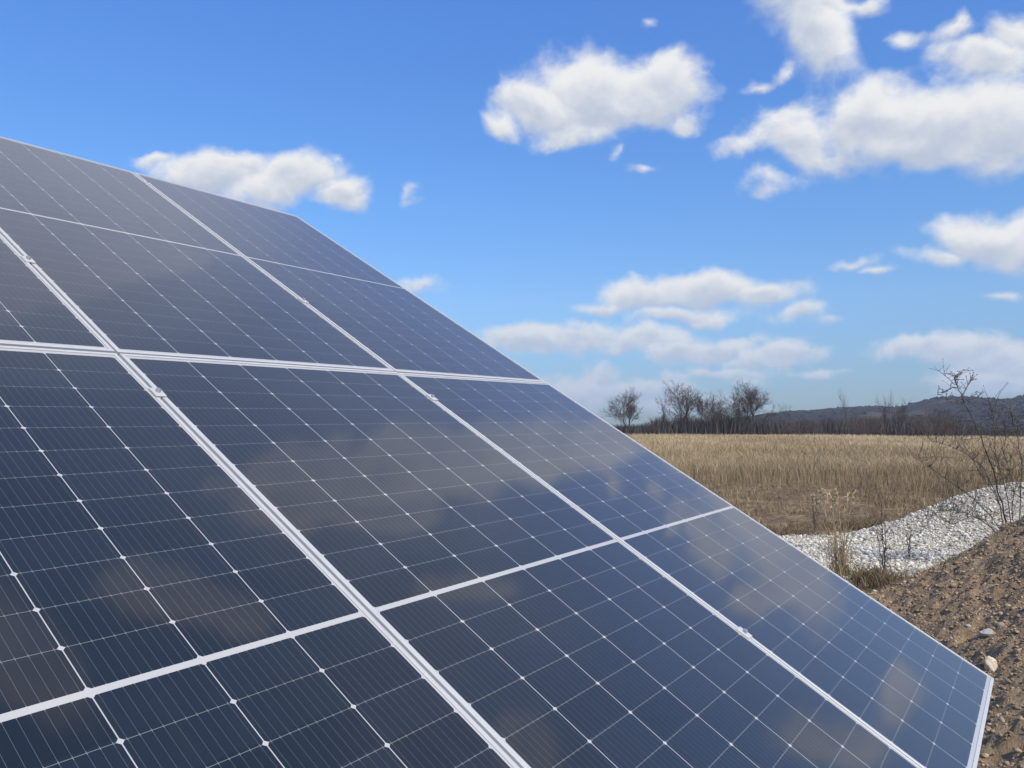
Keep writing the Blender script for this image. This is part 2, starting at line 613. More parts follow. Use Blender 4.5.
def b_gravel(t, p):
    geo = t.new('ShaderNodeNewGeometry')
    n = t.noise(geo.outputs['Position'], 30, 5, 0.75)
    n1 = t.noise(geo.outputs['Position'], 1.2, 4)
    c = t.mix(t.smooth(n, 0.35, 0.6), (0.28, 0.23, 0.17, 1), (0.54, 0.49, 0.40, 1))
    c = t.mix(t.smooth(n1, 0.55, 0.75, 0, 0.5), c, (0.25, 0.21, 0.16, 1))
    t.l.new(c, p.inputs['Base Color'])
    p.inputs['Roughness'].default_value = 0.9
    bump(t, p, n, 0.8, 0.03)


M_gravel_bed = mat('gravel_bed', b_gravel)
sheet('gravel_bed', 1.4, 12.5, 7.0, 14.6, 0.06, gravel_z, M_gravel_bed, -0.07)

# ------------------------------------------------------------------ loose stones
bm = bmesh.new()
bmesh.ops.create_icosphere(bm, subdivisions=1, radius=1)
ICO_V = np.array([v.co[:] for v in bm.verts])
ICO_F = np.array([[v.index for v in f.verts] for f in bm.faces])
bm.free()


def rand_rot(n):
    q = RNG.normal(size=(n, 4))
    q /= np.linalg.norm(q, axis=1)[:, None]
    w, x, y, z = q.T
    return np.stack([np.stack([1 - 2 * (y * y + z * z), 2 * (x * y - z * w), 2 * (x * z + y * w)], -1),
                     np.stack([2 * (x * y + z * w), 1 - 2 * (x * x + z * z), 2 * (y * z - x * w)], -1),
                     np.stack([2 * (x * z - y * w), 2 * (y * z + x * w), 1 - 2 * (x * x + y * y)], -1)], 1)


def stones(name, P, rad, m, tone, jit=0.22, flat=0.7):
    n = len(P)
    base = ICO_V[None] * (1 + RNG.uniform(-jit, jit, (n, len(ICO_V), 1)))
    base = base * RNG.uniform(0.6, 1.25, (n, 1, 3)) * rad[:, None, None]
    V = np.einsum('nij,nkj->nki', rand_rot(n), base)
    V[..., 2] *= flat
    V += P[:, None, :]
    F = ICO_F[None] + (np.arange(n) * len(ICO_V))[:, None, None]
    return np_mesh(name, V.reshape(-1, 3), [F.reshape(-1, 3)], m, tone=np.repeat(tone, len(ICO_V)))


M_stone = ramp_mat('crushed_limestone', (0.25, 0.215, 0.16), (0.56, 0.515, 0.425), (0.82, 0.77, 0.66), 0.85, scale=25)
N = 95000
S_ = RNG.uniform(2.4, 11.0, N)
d_ = RNG.uniform(7.4, 14.0, N)
zz = gravel_z(S_, d_)
soil = fbm(S_ * 0.9, d_ * 1.6, 4, 141)
ok = (zz > -0.04) & (d_ > 7.9) & (RNG.random(N) < sstep(zz, -0.05, 0.06) * (1 - 0.6 * sstep(soil, 0.24, 0.5)))
S_, d_, zz = S_[ok], d_[ok], zz[ok]
rad = np.clip(RNG.lognormal(math.log(0.0108), 0.48, len(S_)), 0.005, 0.042)
P = S_[:, None] * Rt + d_[:, None] * Fh + (np.maximum(zz, 0.0) + rad * 0.35)[:, None] * UP
tag(stones('gravel', P, rad, M_stone, np.clip(RNG.normal(0.55, 0.28, len(S_)), 0, 1), 0.3),
    'white crushed stone heaped in a strip between grass and dirt bank', 'gravel', kind='stuff')

M_clod = ramp_mat('earth_clods', (0.19, 0.128, 0.075), (0.325, 0.235, 0.15), (0.48, 0.37, 0.25), 0.95, scale=40, bumpy=60)
M_pebble = ramp_mat('pale_pebbles', (0.24, 0.19, 0.14), (0.36, 0.31, 0.25), (0.52, 0.48, 0.41), 0.8, scale=30)


def bank_scatter(n, S0, S1, d0, d1):
    S_ = RNG.uniform(S0, S1, n)
    d_ = RNG.uniform(d0, d1, n)
    z_ = bank_z(S_, d_)
    k = (z_ > 0.0) & (d_ < 8.3)
    return S_[k], d_[k], z_[k]


S_, d_, z_ = bank_scatter(42000, 1.7, 6.5, 2.4, 8.2)
rad = np.clip(RNG.lognormal(math.log(0.0062), 0.55, len(S_)), 0.0025, 0.030)
rad[:110] = RNG.uniform(0.018, 0.036, 110)
P = S_[:, None] * Rt + d_[:, None] * Fh + (z_ + rad * np.where(rad > 0.017, -0.1, 0.2))[:, None] * UP
tag(stones('dirt_clods', P, rad, M_clod, RNG.random(len(S_)), 0.42), 'loose brown clods lying all over the dirt bank', 'clods', kind='stuff')
S_, d_, z_ = bank_scatter(1500, 1.7, 6.5, 2.4, 8.2)
rad = np.clip(RNG.lognormal(math.log(0.0075), 0.55, len(S_)), 0.003, 0.04)
P = S_[:, None] * Rt + d_[:, None] * Fh + (z_ + rad * 0.3)[:, None] * UP
tag(stones('pebbles', P, rad, M_pebble, RNG.random(len(S_)), 0.2), 'pale pebbles strewn over the brown dirt bank', 'pebbles', kind='stuff')


n = 1100
S_, d_, z_ = bank_scatter(n, 1.9, 6.0, 2.8, 8.0)
n = len(S_)
a_ = RNG.uniform(0, 2 * np.pi, n)
L_ = RNG.uniform(0.03, 0.13, n)
P0 = S_[:, None] * Rt + d_[:, None] * Fh + (z_ + 0.006)[:, None] * UP
Dv = np.stack([np.cos(a_), np.sin(a_), RNG.uniform(-0.1, 0.5, n)], -1) * L_[:, None]
Wd = np.stack([-np.sin(a_), np.cos(a_), np.zeros(n)], -1) * 0.0016
V = np.stack([P0 - Wd, P0 + Wd, P0 + Dv * 0.5 + UP * 0.008 + Wd, P0 + Dv * 0.5 + UP * 0.008 - Wd, P0 + Dv], 1).reshape(-1, 3)
k_ = np.arange(n)[:, None] * 5
M_scrap = ramp_mat('straw_scraps', (0.24, 0.17, 0.09), (0.40, 0.30, 0.17), (0.55, 0.44, 0.27), 0.85)
tag(np_mesh('straw_scraps', V, [k_ + np.array([[0, 1, 2, 3]]), k_ + np.array([[3, 2, 4]])], M_scrap, tone=np.repeat(RNG.random(n), 5)),
    'dry straw scraps scattered over the dirt bank', 'straw', kind='stuff')


def b_rock(c0, c1):
    def b(t, p):
        tcn = t.new('ShaderNodeTexCoord')
        n = t.noise(tcn.outputs['Object'], 9, 5, 0.65)
        n2 = t.noise(tcn.outputs['Object'], 45, 4, 0.7)
        c = t.mix(t.smooth(n, 0.40, 0.62), c0, c1)
        c = t.mix(t.smooth(n2, 0.5, 0.7, 0, 0.4), c, (0.25, 0.18, 0.12, 1))
        t.l.new(c, p.inputs['Base Color'])
        p.inputs['Roughness'].default_value = 0.85
        bump(t, p, n2, 0.6, 0.01)
    return b


M_rockA = mat('pale_field_stone', b_rock((0.72, 0.62, 0.47, 1), (0.58, 0.46, 0.33, 1)))
M_rockB = mat('grey_field_stone', b_rock((0.50, 0.47, 0.42, 1), (0.36, 0.31, 0.25, 1)))


def rock(px, py, w, h, m, label, seed, tilt=0.0, group=None):
    """a chipped stone sitting on the bank"""
    S, dd, z = on_bank(px, py)
    bm = bmesh.new()
    bmesh.ops.create_icosphere(bm, subdivisions=3, radius=1)
    rnd = random.Random(seed)
    cuts = [(Vector((rnd.gauss(0, 1), rnd.gauss(0, 1), rnd.gauss(0, 0.8))).normalized(), rnd.uniform(0.55, 0.85)) for _ in range(11)]
    for v in bm.verts:
        for nrm, lim in cuts:
            k = v.co.dot(nrm)
            if k > lim:
                v.co -= nrm * (k - lim) * 0.92
        v.co *= 1 + 0.035 * math.sin(v.co.x * 9 + seed) * math.cos(v.co.y * 8 + v.co.z * 7)
        v.co = Vector((v.co.x * w, v.co.y * w * 0.85, v.co.z * h))
    o = bm_obj('field_stone', bm, m)
    for f in o.data.polygons:
        f.use_smooth = False
    o.location = Vector(sd(S, dd, z + h * 0.45))
    o.rotation_euler = (tilt, tilt * 0.5, seed)
    return tag(o, label, 'stone', group)


# ------------------------------------------------------------------ solar panels
PW, PL, GAP, PT = 1.134, 2.2785, 0.010, 0.035
Rcam = np.array([[0.563426, -0.71118, 0.420445], [0.034564, -0.488174, -0.872062], [0.825443, 0.505874, -0.250469]])
Rcam[:, 1] /= np.linalg.norm(Rcam[:, 1])
Rcam[:, 1] -= Rcam[:, 0] * (Rcam[:, 0] @ Rcam[:, 1])
Rcam[:, 1] /= np.linalg.norm(Rcam[:, 1])
Rcam[:, 2] = np.cross(Rcam[:, 0], Rcam[:, 1])
TAB = Matrix.Identity(4)          # the plane of the table: x along it, y up the slope, z off the glass
org = cam_pt((1.80266, 1.10366, 2.91955))
for j in range(3):
    w_ = Rt * Rcam[0, j] - CUP * Rcam[1, j] + FWD * Rcam[2, j]
    for i in range(3):
        TAB[i][j] = w_[i]
for i in range(3):
    TAB[i][3] = org[i]


def b_cells(t, p):
    tcn = t.new('ShaderNodeTexCoord')
    x, y, z = t.xyz(tcn.outputs['Object'])
    mm = 1000.0
    X = t.m('MULTIPLY_ADD', x, mm, 551.0)
    Y = t.m('SUBTRACT', t.m('ABSOLUTE', t.m('MULTIPLY', y, mm)), 6.8)
    PX_, CX = 184.0, 182.0
    PY_, CY = 92.5, 91.4
    a = t.m('FLOORED_MODULO', X, PX_)
    b = t.m('FLOORED_MODULO', Y, PY_)
    ex = t.m('MINIMUM', a, t.m('SUBTRACT', CX, a))
    ey = t.m('MINIMUM', b, t.m('SUBTRACT', CY, b))
    inx = t.m('MULTIPLY', t.m('GREATER_THAN', X, 0.0), t.m('LESS_THAN', X, 1102.0))
    iny = t.m('MULTIPLY', t.m('GREATER_THAN', Y, 0.0), t.m('LESS_THAN', Y, 12 * PY_ - 1.1))
    area = t.m('MULTIPLY', inx, iny)
    c1 = t.m('MULTIPLY', t.m('GREATER_THAN', ex, 0.0), t.m('GREATER_THAN', ey, 0.0))
    c2 = t.m('GREATER_THAN', t.m('ADD', ex, ey), 5.0)
    cell = t.m('MULTIPLY', area, t.m('MULTIPLY', c1, c2))
    # ten ribbons a cell, with solder pads at the ends
    q = t.m('ABSOLUTE', t.m('SUBTRACT', t.m('FLOORED_MODULO', a, 18.2), 9.1))
    rib = t.m('LESS_THAN', q, 0.26)
    pad = t.m('MULTIPLY', t.m('LESS_THAN', q, 0.55), t.m('LESS_THAN', ey, 2.4))
    wire = t.m('MULTIPLY', t.m('MAXIMUM', rib, pad), t.m('MULTIPLY', area, t.m('GREATER_THAN', ex, 1.0)))
    # every cell has a slightly different blue
    ident = t.comb(t.m('FLOOR', t.m('DIVIDE', X, PX_)), t.m('FLOOR', t.m('DIVIDE', t.m('MULTIPLY', y, mm), PY_)), 0.0)
    wn = t.new('ShaderNodeTexWhiteNoise', noise_dimensions='3D')
    oi = t.new('ShaderNodeObjectInfo')
    t.l.new(t.v('ADD', ident, t.comb(t.m('MULTIPLY', oi.outputs['Random'], 91.0), 0.0, 0.0)), wn.inputs['Vector'])
    blue = t.mix(wn.outputs[0], (0.0065, 0.0130, 0.0225, 1), (0.0105, 0.0180, 0.0300, 1))
    gapc = t.mix(t.m('GREATER_THAN', ex, 0.0), (0.44, 0.435, 0.42, 1), (0.18, 0.18, 0.18, 1))
    gapc = t.mix(area, (0.47, 0.455, 0.43, 1), gapc)
    gapc = t.mix(t.m('LESS_THAN', t.m('ADD', ex, ey), 4.6), gapc, (0.47, 0.46, 0.445, 1))
    base = t.mix(cell, gapc, blue)
    base = t.mix(wire, base, t.mix(pad, (0.115, 0.125, 0.14, 1), (0.19, 0.195, 0.20, 1)))
    # a thin film of dust, with faint streaks where rain ran down
    n = t.noise(t.v('MULTIPLY', tcn.outputs['Object'], (9.0, 1.2, 1.0)), 2.0, 5, 0.6)
    n2 = t.noise(tcn.outputs['Object'], 2.2, 5, 0.6)
    dust = t.m('ADD', t.m('MULTIPLY', t.smooth(n, 0.4, 0.8), 0.007), t.m('MULTIPLY', n2, 0.009))
    base = t.mix(dust, base, (0.42, 0.39, 0.36, 1))
    t.l.new(base, p.inputs['Base Color'])
    # anti-reflection glass: a weak warm mirror straight on, a full one at a shallow angle
    p.inputs['Roughness'].default_value = 0.055
    p.inputs['IOR'].default_value = 1.42
    p.inputs['Specular IOR Level'].default_value = 0.5
    p.inputs['Specular Tint'].default_value = (1.0, 0.67, 0.50, 1)
    # fine dust brightens glass seen at a shallow angle
    p.inputs['Sheen Weight'].default_value = 0.8
    p.inputs['Sheen Roughness'].default_value = 0.35
    p.inputs['Sheen Tint'].default_value = (0.97, 0.90, 0.88, 1)
    # the pressed pattern of the cover glass scatters part of the mirror image
    p.inputs['Coat Weight'].default_value = 0.5
    p.inputs['Coat IOR'].default_value = 1.35
    p.inputs['Coat Roughness'].default_value = 0.38
    bump(t, p, t.noise(tcn.outputs['Object'], 2.0, 1, 0.5), 0.04, 0.008)


M_cells = mat('cells_behind_glass', b_cells)


def b_alu(t, p):
    tcn = t.new('ShaderNodeTexCoord')
    n = t.noise(tcn.outputs['Object'], 14, 4, 0.6)
    c = t.mix(n, (0.57, 0.555, 0.525, 1), (0.70, 0.685, 0.65, 1))
    t.l.new(c, p.inputs['Base Color'])
    p.inputs['Metallic'].default_value = 0.35
    t.put(p.inputs['Roughness'], t.fmix(n, 0.42, 0.58))


M_alu = mat('anodised_aluminium', b_alu)
M_back = mat('white_backsheet', lambda t, p: (setattr(p.inputs['Base Color'], 'default_value', (0.75, 0.76, 0.78, 1)),
                                             setattr(p.inputs['Roughness'], 'default_value', 0.5)))
M_black = mat('black_plastic', lambda t, p: (setattr(p.inputs['Base Color'], 'default_value', (0.02, 0.02, 0.02, 1)),
                                             setattr(p.inputs['Roughness'], 'default_value', 0.5)))


def b_zinc(t, p):
    tcn = t.new('ShaderNodeTexCoord')
    n = t.noise(tcn.outputs['Object'], 22, 4, 0.7)
    c = t.mix(n, (0.42, 0.43, 0.44, 1), (0.60, 0.61, 0.62, 1))
    t.l.new(c, p.inputs['Base Color'])
    p.inputs['Metallic'].default_value = 0.8
    t.put(p.inputs['Roughness'], t.fmix(n, 0.4, 0.6))


M_zinc = mat('galvanised_steel', b_zinc)


def frame_mesh():
    # (inset from the outer edge, height) in millimetres, swept round the module
    prof = [(9.5, -2.0), (11, -1.6), (11, -0.3), (10.7, 0), (0.7, 0), (0, -0.7), (0, -11), (0.9, -12), (0.9, -14.5), (0, -15.5), (0, -34.5), (0.5, -35),
            (28, -35), (28, -33.2), (2.0, -33.2), (2.0, -7.5), (9.5, -7.5)]
    bm = bmesh.new()
    ring = []
    for u, z in prof:
        hx, hy = PW / 2 - u / 1000, PL / 2 - u / 1000
        ring.append([bm.verts.new((sx * hx, sy * hy, z / 1000)) for sx, sy in ((-1, -1), (1, -1), (1, 1), (-1, 1))])
    k = len(prof)
    for i in range(k):
        a, b = ring[i], ring[(i + 1) % k]
        for c in range(4):
            bm.faces.new((a[c], a[(c + 1) % 4], b[(c + 1) % 4], b[c]))
    return bm


def make_panel():
    root = empty('solar_panel', Matrix.Identity(4), 'x', 'solar panel', 'solar panels of the ground mounted array')
    bm_obj('frame', frame_mesh(), M_alu, root)
    bm = bmesh.new()
    e = 0.0098
    box(bm, (-PW / 2 + e, -PL / 2 + e, -0.0068), (PW / 2 - e, PL / 2 - e, -0.0022))
    bm_obj('glass', bm, M_cells, root)
    bm = bmesh.new()
    box(bm, (-PW / 2 + e, -PL / 2 + e, -0.0073), (PW / 2 - e, PL / 2 - e, -0.0069))
    bm_obj('backsheet', bm, M_back, root)
    for sx in (-0.36, 0.0, 0.36):
        bm = bmesh.new()
        box(bm, (sx - 0.04, -0.03, -0.022), (sx + 0.04, 0.03, -0.0075), 0.004)
        bm_obj('junction_box', bm, M_black, root)
    return root


def dup(o, parent=None):
    c = o.copy()
    COL.objects.link(c)
    if parent:
        c.parent = parent
    for ch in list(o.children):
        dup(ch, c)
    return c


LAB = {(0, 0): 'lower solar panel at the right end, its silver bottom corner beside the dirt bank',
       (1, 0): 'lower solar panel in the middle column, between two others, reflecting brown clouds',
       (2, 0): 'lower solar panel cut by the left and bottom edges of the photo',
       (0, 1): 'upper solar panel at the right end, its edge falling against the blue sky',
       (1, 1): 'upper solar panel in the middle column, directly above the cloud reflecting panel',
       (2, 1): 'upper solar panel at the far left, only a dark corner in the photo'}
proto = make_panel()
first = True
rj = random.Random(4)
for (ci, ri), lab in LAB.items():
    o = proto if first else dup(proto)
    first = False
    o['label'] = lab
    cx = -(ci * (PW + GAP) + PW / 2)
    cy = ri * (PL + GAP) + PL / 2
    # no two modules are clamped quite in one plane
    wob = Matrix.Rotation(RAD(rj.uniform(-0.10, 0.10)), 4, 'X') @ Matrix.Rotation(RAD(rj.uniform(-0.10, 0.10)), 4, 'Y')
    o.matrix_world = TAB @ Matrix.Translation((cx, cy, 0)) @ wob

# clamps that hold two neighbours on each rail
RAILS = (0.665, 2.07, 2.935, 4.395)


def make_clamp():
    root = empty('module_clamp', Matrix.Identity(4), 'x', 'clamp', 'clamps between the solar panels')
    bm = bmesh.new()
    box(bm, (-0.0155, -0.022, 0.0012), (0.0155, 0.022, 0.0045), 0.0008)
    box(bm, (-0.0048, -0.025, -0.030), (-0.0030, 0.025, 0.0010))
    box(bm, (0.0030, -0.025, -0.030), (0.0048, 0.025, 0.0010))
    bm_obj('clamp_plate', bm, M_alu, root)
    bm = bmesh.new()
    bmesh.ops.create_cone(bm, cap_ends=True, segments=6, radius1=0.0068, radius2=0.0068, depth=0.007)
    bmesh.ops.translate(bm, verts=bm.verts, vec=(0, 0, 0.0092))
    bmesh.ops.create_cone(bm, cap_ends=True, segments=16, radius1=0.0095, radius2=0.0095, depth=0.0016)
    bm_obj('bolt', bm, M_zinc, root)
    return root


ROWN = ('lowest', 'second lowest', 'second highest', 'highest')
pc = None
for s, nm in ((1, 'right'), (2, 'left')):
    for k, y in enumerate(RAILS):
        if s == 2 and k == 3:
            continue
        o = make_clamp() if pc is None else dup(pc)
        pc = pc or o
        where = 'thin seam beside the right end column of panels' if s == 1 else 'wide left seam nearest the camera'
        o['label'] = '%s small silver clamp in the %s' % (ROWN[k], where)
        o.matrix_world = TAB @ Matrix.Translation((-(s * (PW + GAP) - GAP / 2), y - (0.02 if s == 2 else 0), 0))

# the table underneath: four purlins on two slanted rafters and posts
table = empty('mounting_table', TAB, 'galvanised steel mounting table hidden under the solar panels', 'panel mount')
for y in RAILS:
    bm = bmesh.new()
    box(bm, (-3 * PW - 0.1, y - 0.02, -0.0985), (0.02 - 0.06, y + 0.02, -0.0365), 0.002)
    bm_obj('purlin', bm, M_zinc, table)
gz = -TAB.translation.z
inv = TAB.inverted()
for x in (-0.55, -2.85):
    bm = bmesh.new()
    box(bm, (x - 0.03, 0.35, -0.18), (x + 0.03, 4.45, -0.0995), 0.002)
    bm_obj('rafter', bm, M_zinc, table)
    for y in (0.95, 3.55):
        top = TAB @ Vector((x, y, -0.181))
        bm = bmesh.new()
        a0 = Vector((top.x, top.y, -0.3))
        box(bm, (-0.05, -0.035, -0.3), (0.05, 0.035, top.z))
        bmesh.ops.translate(bm, verts=bm.verts, vec=(top.x, top.y, 0))
        bmesh.ops.transform(bm, matrix=inv, verts=bm.verts)
        bm_obj('post', bm, M_zinc, table)

rock(991, 670, 0.050, 0.055, M_rockA, 'pale cream stone the size of a fist just off the panel corner', 3)
rock(986, 636, 0.050, 0.032, M_rockB, 'flat grey white stone beside the dark hollow in the dirt', 8, 0.5)

# ------------------------------------------------------------------ grass
def blades(P, h, w, lean, tone, name, m, label, kind='stuff', cat='grass', seg=2):
    n = len(P)
    a = RNG.uniform(0, 2 * np.pi, n)
    side = np.stack([np.cos(a), np.sin(a), np.zeros(n)], -1)
    b = RNG.uniform(0, 2 * np.pi, n)
    ln = np.stack([np.cos(b), np.sin(b), np.zeros(n)], -1) * (lean * h)[:, None]
    hv = np.zeros((n, 3))
    hv[:, 2] = h
    v0 = P - side * w[:, None] / 2
    v1 = P + side * w[:, None] / 2
    mid = P + ln * 0.3 + hv * 0.55
    v2 = mid + side * w[:, None] * 0.4
    v3 = mid - side * w[:, None] * 0.4
    v4 = P + ln + hv * 0.97
    V = np.stack([v0, v1, v2, v3, v4], 1).reshape(-1, 3)
    k = np.arange(n)[:, None] * 5
    return tag(np_mesh(name, V, [k + np.array([[0, 1, 2, 3]]), k + np.array([[3, 2, 4]])], m, tone=np.repeat(tone, 5)), label, cat, kind=kind)


M_gold = ramp_mat('dry_golden_grass', (0.23, 0.17, 0.10), (0.42, 0.312, 0.18), (0.60, 0.47, 0.29), 0.8)
M_dull = ramp_mat('dead_grey_weeds', (0.12, 0.09, 0.054), (0.26, 0.195, 0.115), (0.42, 0.32, 0.185), 0.9)
M_litter = ramp_mat('short_dead_grass', (0.10, 0.068, 0.04), (0.24, 0.17, 0.095), (0.44, 0.33, 0.19), 0.9)


def wedge(n, d0, d1, q0, q1, power=1.0):
    u = RNG.random(n)
    d = 1.0 / ((1 - u) / d0 + u / d1) if power == 0 else d0 + (d1 - d0) * u ** power
    s = RNG.uniform(q0, q1, n) * d
    return s, d


def gpos(s, d):
    z = terrain_z(np.hypot(s, d), s, d)
    return s[:, None] * Rt + d[:, None] * Fh + z[:, None] * UP


s, d = wedge(185000, 26, 185, -0.40, 0.85, 0)
patch = fbm(s * 0.12, d * 0.05, 4, 91)
h = (0.30 + 0.20 * RNG.random(len(s)) + 0.22 * patch) * np.where(RNG.random(len(s)) < 0.02, 1.5, 1)
blades(gpos(s, d), h, 0.005 + 0.00042 * d, RNG.uniform(0.05, 0.5, len(s)) + 0.5 * np.clip(fbm(s * 0.2, d * 0.08, 3, 94), 0, 1), np.clip(0.45 + 0.26 * RNG.normal(size=len(s)) + 0.55 * patch + 0.3 * fbm(s * 0.03, d * 0.02, 3, 92), 0, 1),
       'field_grass', M_gold, 'wide field of dry golden grass stretching to the trees')
s, d = wedge(92000, 15.5, 42, -0.25, 0.85, 0)
patch = fbm(s * 0.3, d * 0.3, 4, 93)
k = RNG.random(len(s)) < np.clip(0.60 + 1.0 * patch, 0.06, 1) * (1 - sstep(d, 28, 42)) * (0.04 + 0.96 * sstep(d + 7 * fbm(s * 0.22, d * 0.16, 4, 98), 16.5, 24))
s, d, patch = s[k], d[k], patch[k]
h = 0.18 + 0.30 * RNG.random(len(s)) ** 1.3 + 0.30 * np.clip(patch, -0.4, 1)
blades(gpos(s, d), h, 0.003 + 0.0003 * d, RNG.uniform(0.05, 0.45, len(s)), np.clip(0.42 + 0.25 * RNG.normal(size=len(s)) + 0.25 * sstep(d, 20, 32), 0, 1),
       'dead_weeds', M_dull, 'darker belt of dead grey brown weeds in front of the golden field', cat='weeds')
s, d = wedge(60000, 9.0, 21, 0.1, 0.9, 1.0)
patch = fbm(s * 0.6, d * 0.6, 4, 95)
gz_ = gravel_z(s, d)
k = (gz_ < 0.02) & (RNG.random(len(s)) < np.clip(0.42 + 1.2 * patch, 0.02, 1)) & (s > 1.0)
s, d = s[k], d[k]
h = 0.05 + 0.14 * RNG.random(len(s)) ** 2
blades(gpos(s, d), h, 0.003 + 0.0003 * d, RNG.uniform(0.3, 1.6, len(s)), np.clip(0.5 + 0.8 * fbm(s * 0.9, d * 2.0, 3, 97) + 0.2 * RNG.normal(size=len(s)), 0, 1), 'short_grass', M_litter,
       'short trampled brown grass between the gravel and the tall weeds')
# tangled growth at the foot of the bank by the panel edge
n = 1700
s = RNG.normal(3.72, 0.13, n)
d = RNG.normal(8.1, 0.16, n)
zb = np.maximum(np.maximum(bank_z(s, d), gravel_z(s, d)), 0.0)
P = s[:, None] * Rt + d[:, None] * Fh + (zb - 0.01)[:, None] * UP
blades(P, 0.05 + 0.17 * RNG.random(n) ** 1.8, np.full(n, 0.006), RNG.uniform(0.2, 1.2, n), np.clip(RNG.normal(0.28, 0.2, n), 0, 1), 'undergrowth', M_dull,
       'dark tangled weeds at the foot of the bank beside the panel edge', cat='weeds')
# weeds lying across the gravel
n = 2600
s = RNG.normal(5.75, 0.45, n)
d = RNG.normal(12.6, 0.28, n)
zb = np.maximum(gravel_z(s, d), 0)
P = s[:, None] * Rt + d[:, None] * Fh + zb[:, None] * UP
blades(P, 0.04 + 0.12 * RNG.random(n), np.full(n, 0.008), RNG.uniform(0.5, 2.0, n), RNG.random(n) * 0.6, 'flattened_weeds', M_dull,
       'low brown tangle of weeds lying at the back edge of the gravel', cat='weeds')


# ------------------------------------------------------------------ stems, shrubs and trees
class Tubes:
    def __init__(self):
        self.V, self.F, self.n, self.T = [], [], 0, []

    def add(self, pts, rads, k=4, tone=0.5):
        pts = np.asarray(pts, float)
        n = len(pts)
        tg = np.gradient(pts, axis=0)
        tg /= np.linalg.norm(tg, axis=1)[:, None] + 1e-9
        ref = np.array([0.31, 0.22, 0.93]) if abs(tg[0][2]) < 0.9 else np.array([0.95, 0.2, 0.1])
        u = np.cross(tg, ref)
        u /= np.linalg.norm(u, axis=1)[:, None] + 1e-9
        w = np.cross(tg, u)
        a = np.arange(k) / k * 2 * np.pi
        ring = pts[:, None] + (u[:, None] * np.cos(a)[None, :, None] + w[:, None] * np.sin(a)[None, :, None]) * np.asarray(rads)[:, None, None]
        self.V.append(ring.reshape(-1, 3))
        I = self.n + np.arange(n * k).reshape(n, k)
        J = np.roll(I, -1, 1)
        self.F.append(np.stack([I[:-1], J[:-1], J[1:], I[1:]], -1).reshape(-1, 4))
        self.n += n * k
        self.T += [tone] * (n * k)

    def build(self, name, m, parent=None):
        return np_mesh(name, np.concatenate(self.V), [np.concatenate(self.F)], m, parent, tone=self.T)


M_bark = ramp_mat('grey_bark', (0.06, 0.05, 0.043), (0.095, 0.08, 0.068), (0.15, 0.13, 0.11), 0.9)
M_twig = ramp_mat('bare_twigs', (0.06, 0.046, 0.038), (0.10, 0.075, 0.06), (0.17, 0.13, 0.10), 0.9)
M_stalk = ramp_mat('straw_stalks', (0.29, 0.21, 0.11), (0.46, 0.35, 0.195), (0.60, 0.48, 0.29), 0.8)


def unit(v):
    return v / (np.linalg.norm(v) + 1e-9)


def grow(tr, cr, p, dirv, length, r, level, maxl, rnd, spread, up, twig, dens=1.0):
    """one branch and everything that grows from it"""
    n = 5 if level < 2 else 4
    pts, rads = [p], [r]
    dv = dirv
    for i in range(n):
        dv = unit(dv + rnd.normal(0, 0.10 + 0.04 * level, 3) + UP * up * (0.06 if level else 0.02))
        p = p + dv * length / n
        pts.append(p)
        rads.append(max(r * (1 - 0.55 * (i + 1) / n), twig * 0.6))
    (tr if level < 2 else cr).add(pts, rads, 6 if level == 0 else (5 if level == 1 else 3), float(rnd.random()))
    if level >= maxl:
        return
    kids = int(round({0: 7, 1: 7, 2: 6, 3: 5}.get(level, 4) * dens))
    for j in range(kids):
        f = rnd.uniform(0.25, 1.0) if j else 1.0
        i = min(int(f * n), n - 1)
        base = pts[i] + (pts[i + 1] - pts[i]) * (f * n - i) if i < n else pts[-1]
        axis = unit(rnd.normal(0, 1, 3))
        nd = unit(unit(pts[i + 1] - pts[i]) + np.cross(dv, axis) * spread * rnd.uniform(0.6, 1.3))
        grow(tr, cr, base, nd, length * (rnd.uniform(0.62, 1.0) if level == 0 else rnd.uniform(0.38, 0.66)), max(rads[i] * rnd.uniform(0.4, 0.6), twig), level + 1, maxl, rnd,
             spread, up, twig, dens)


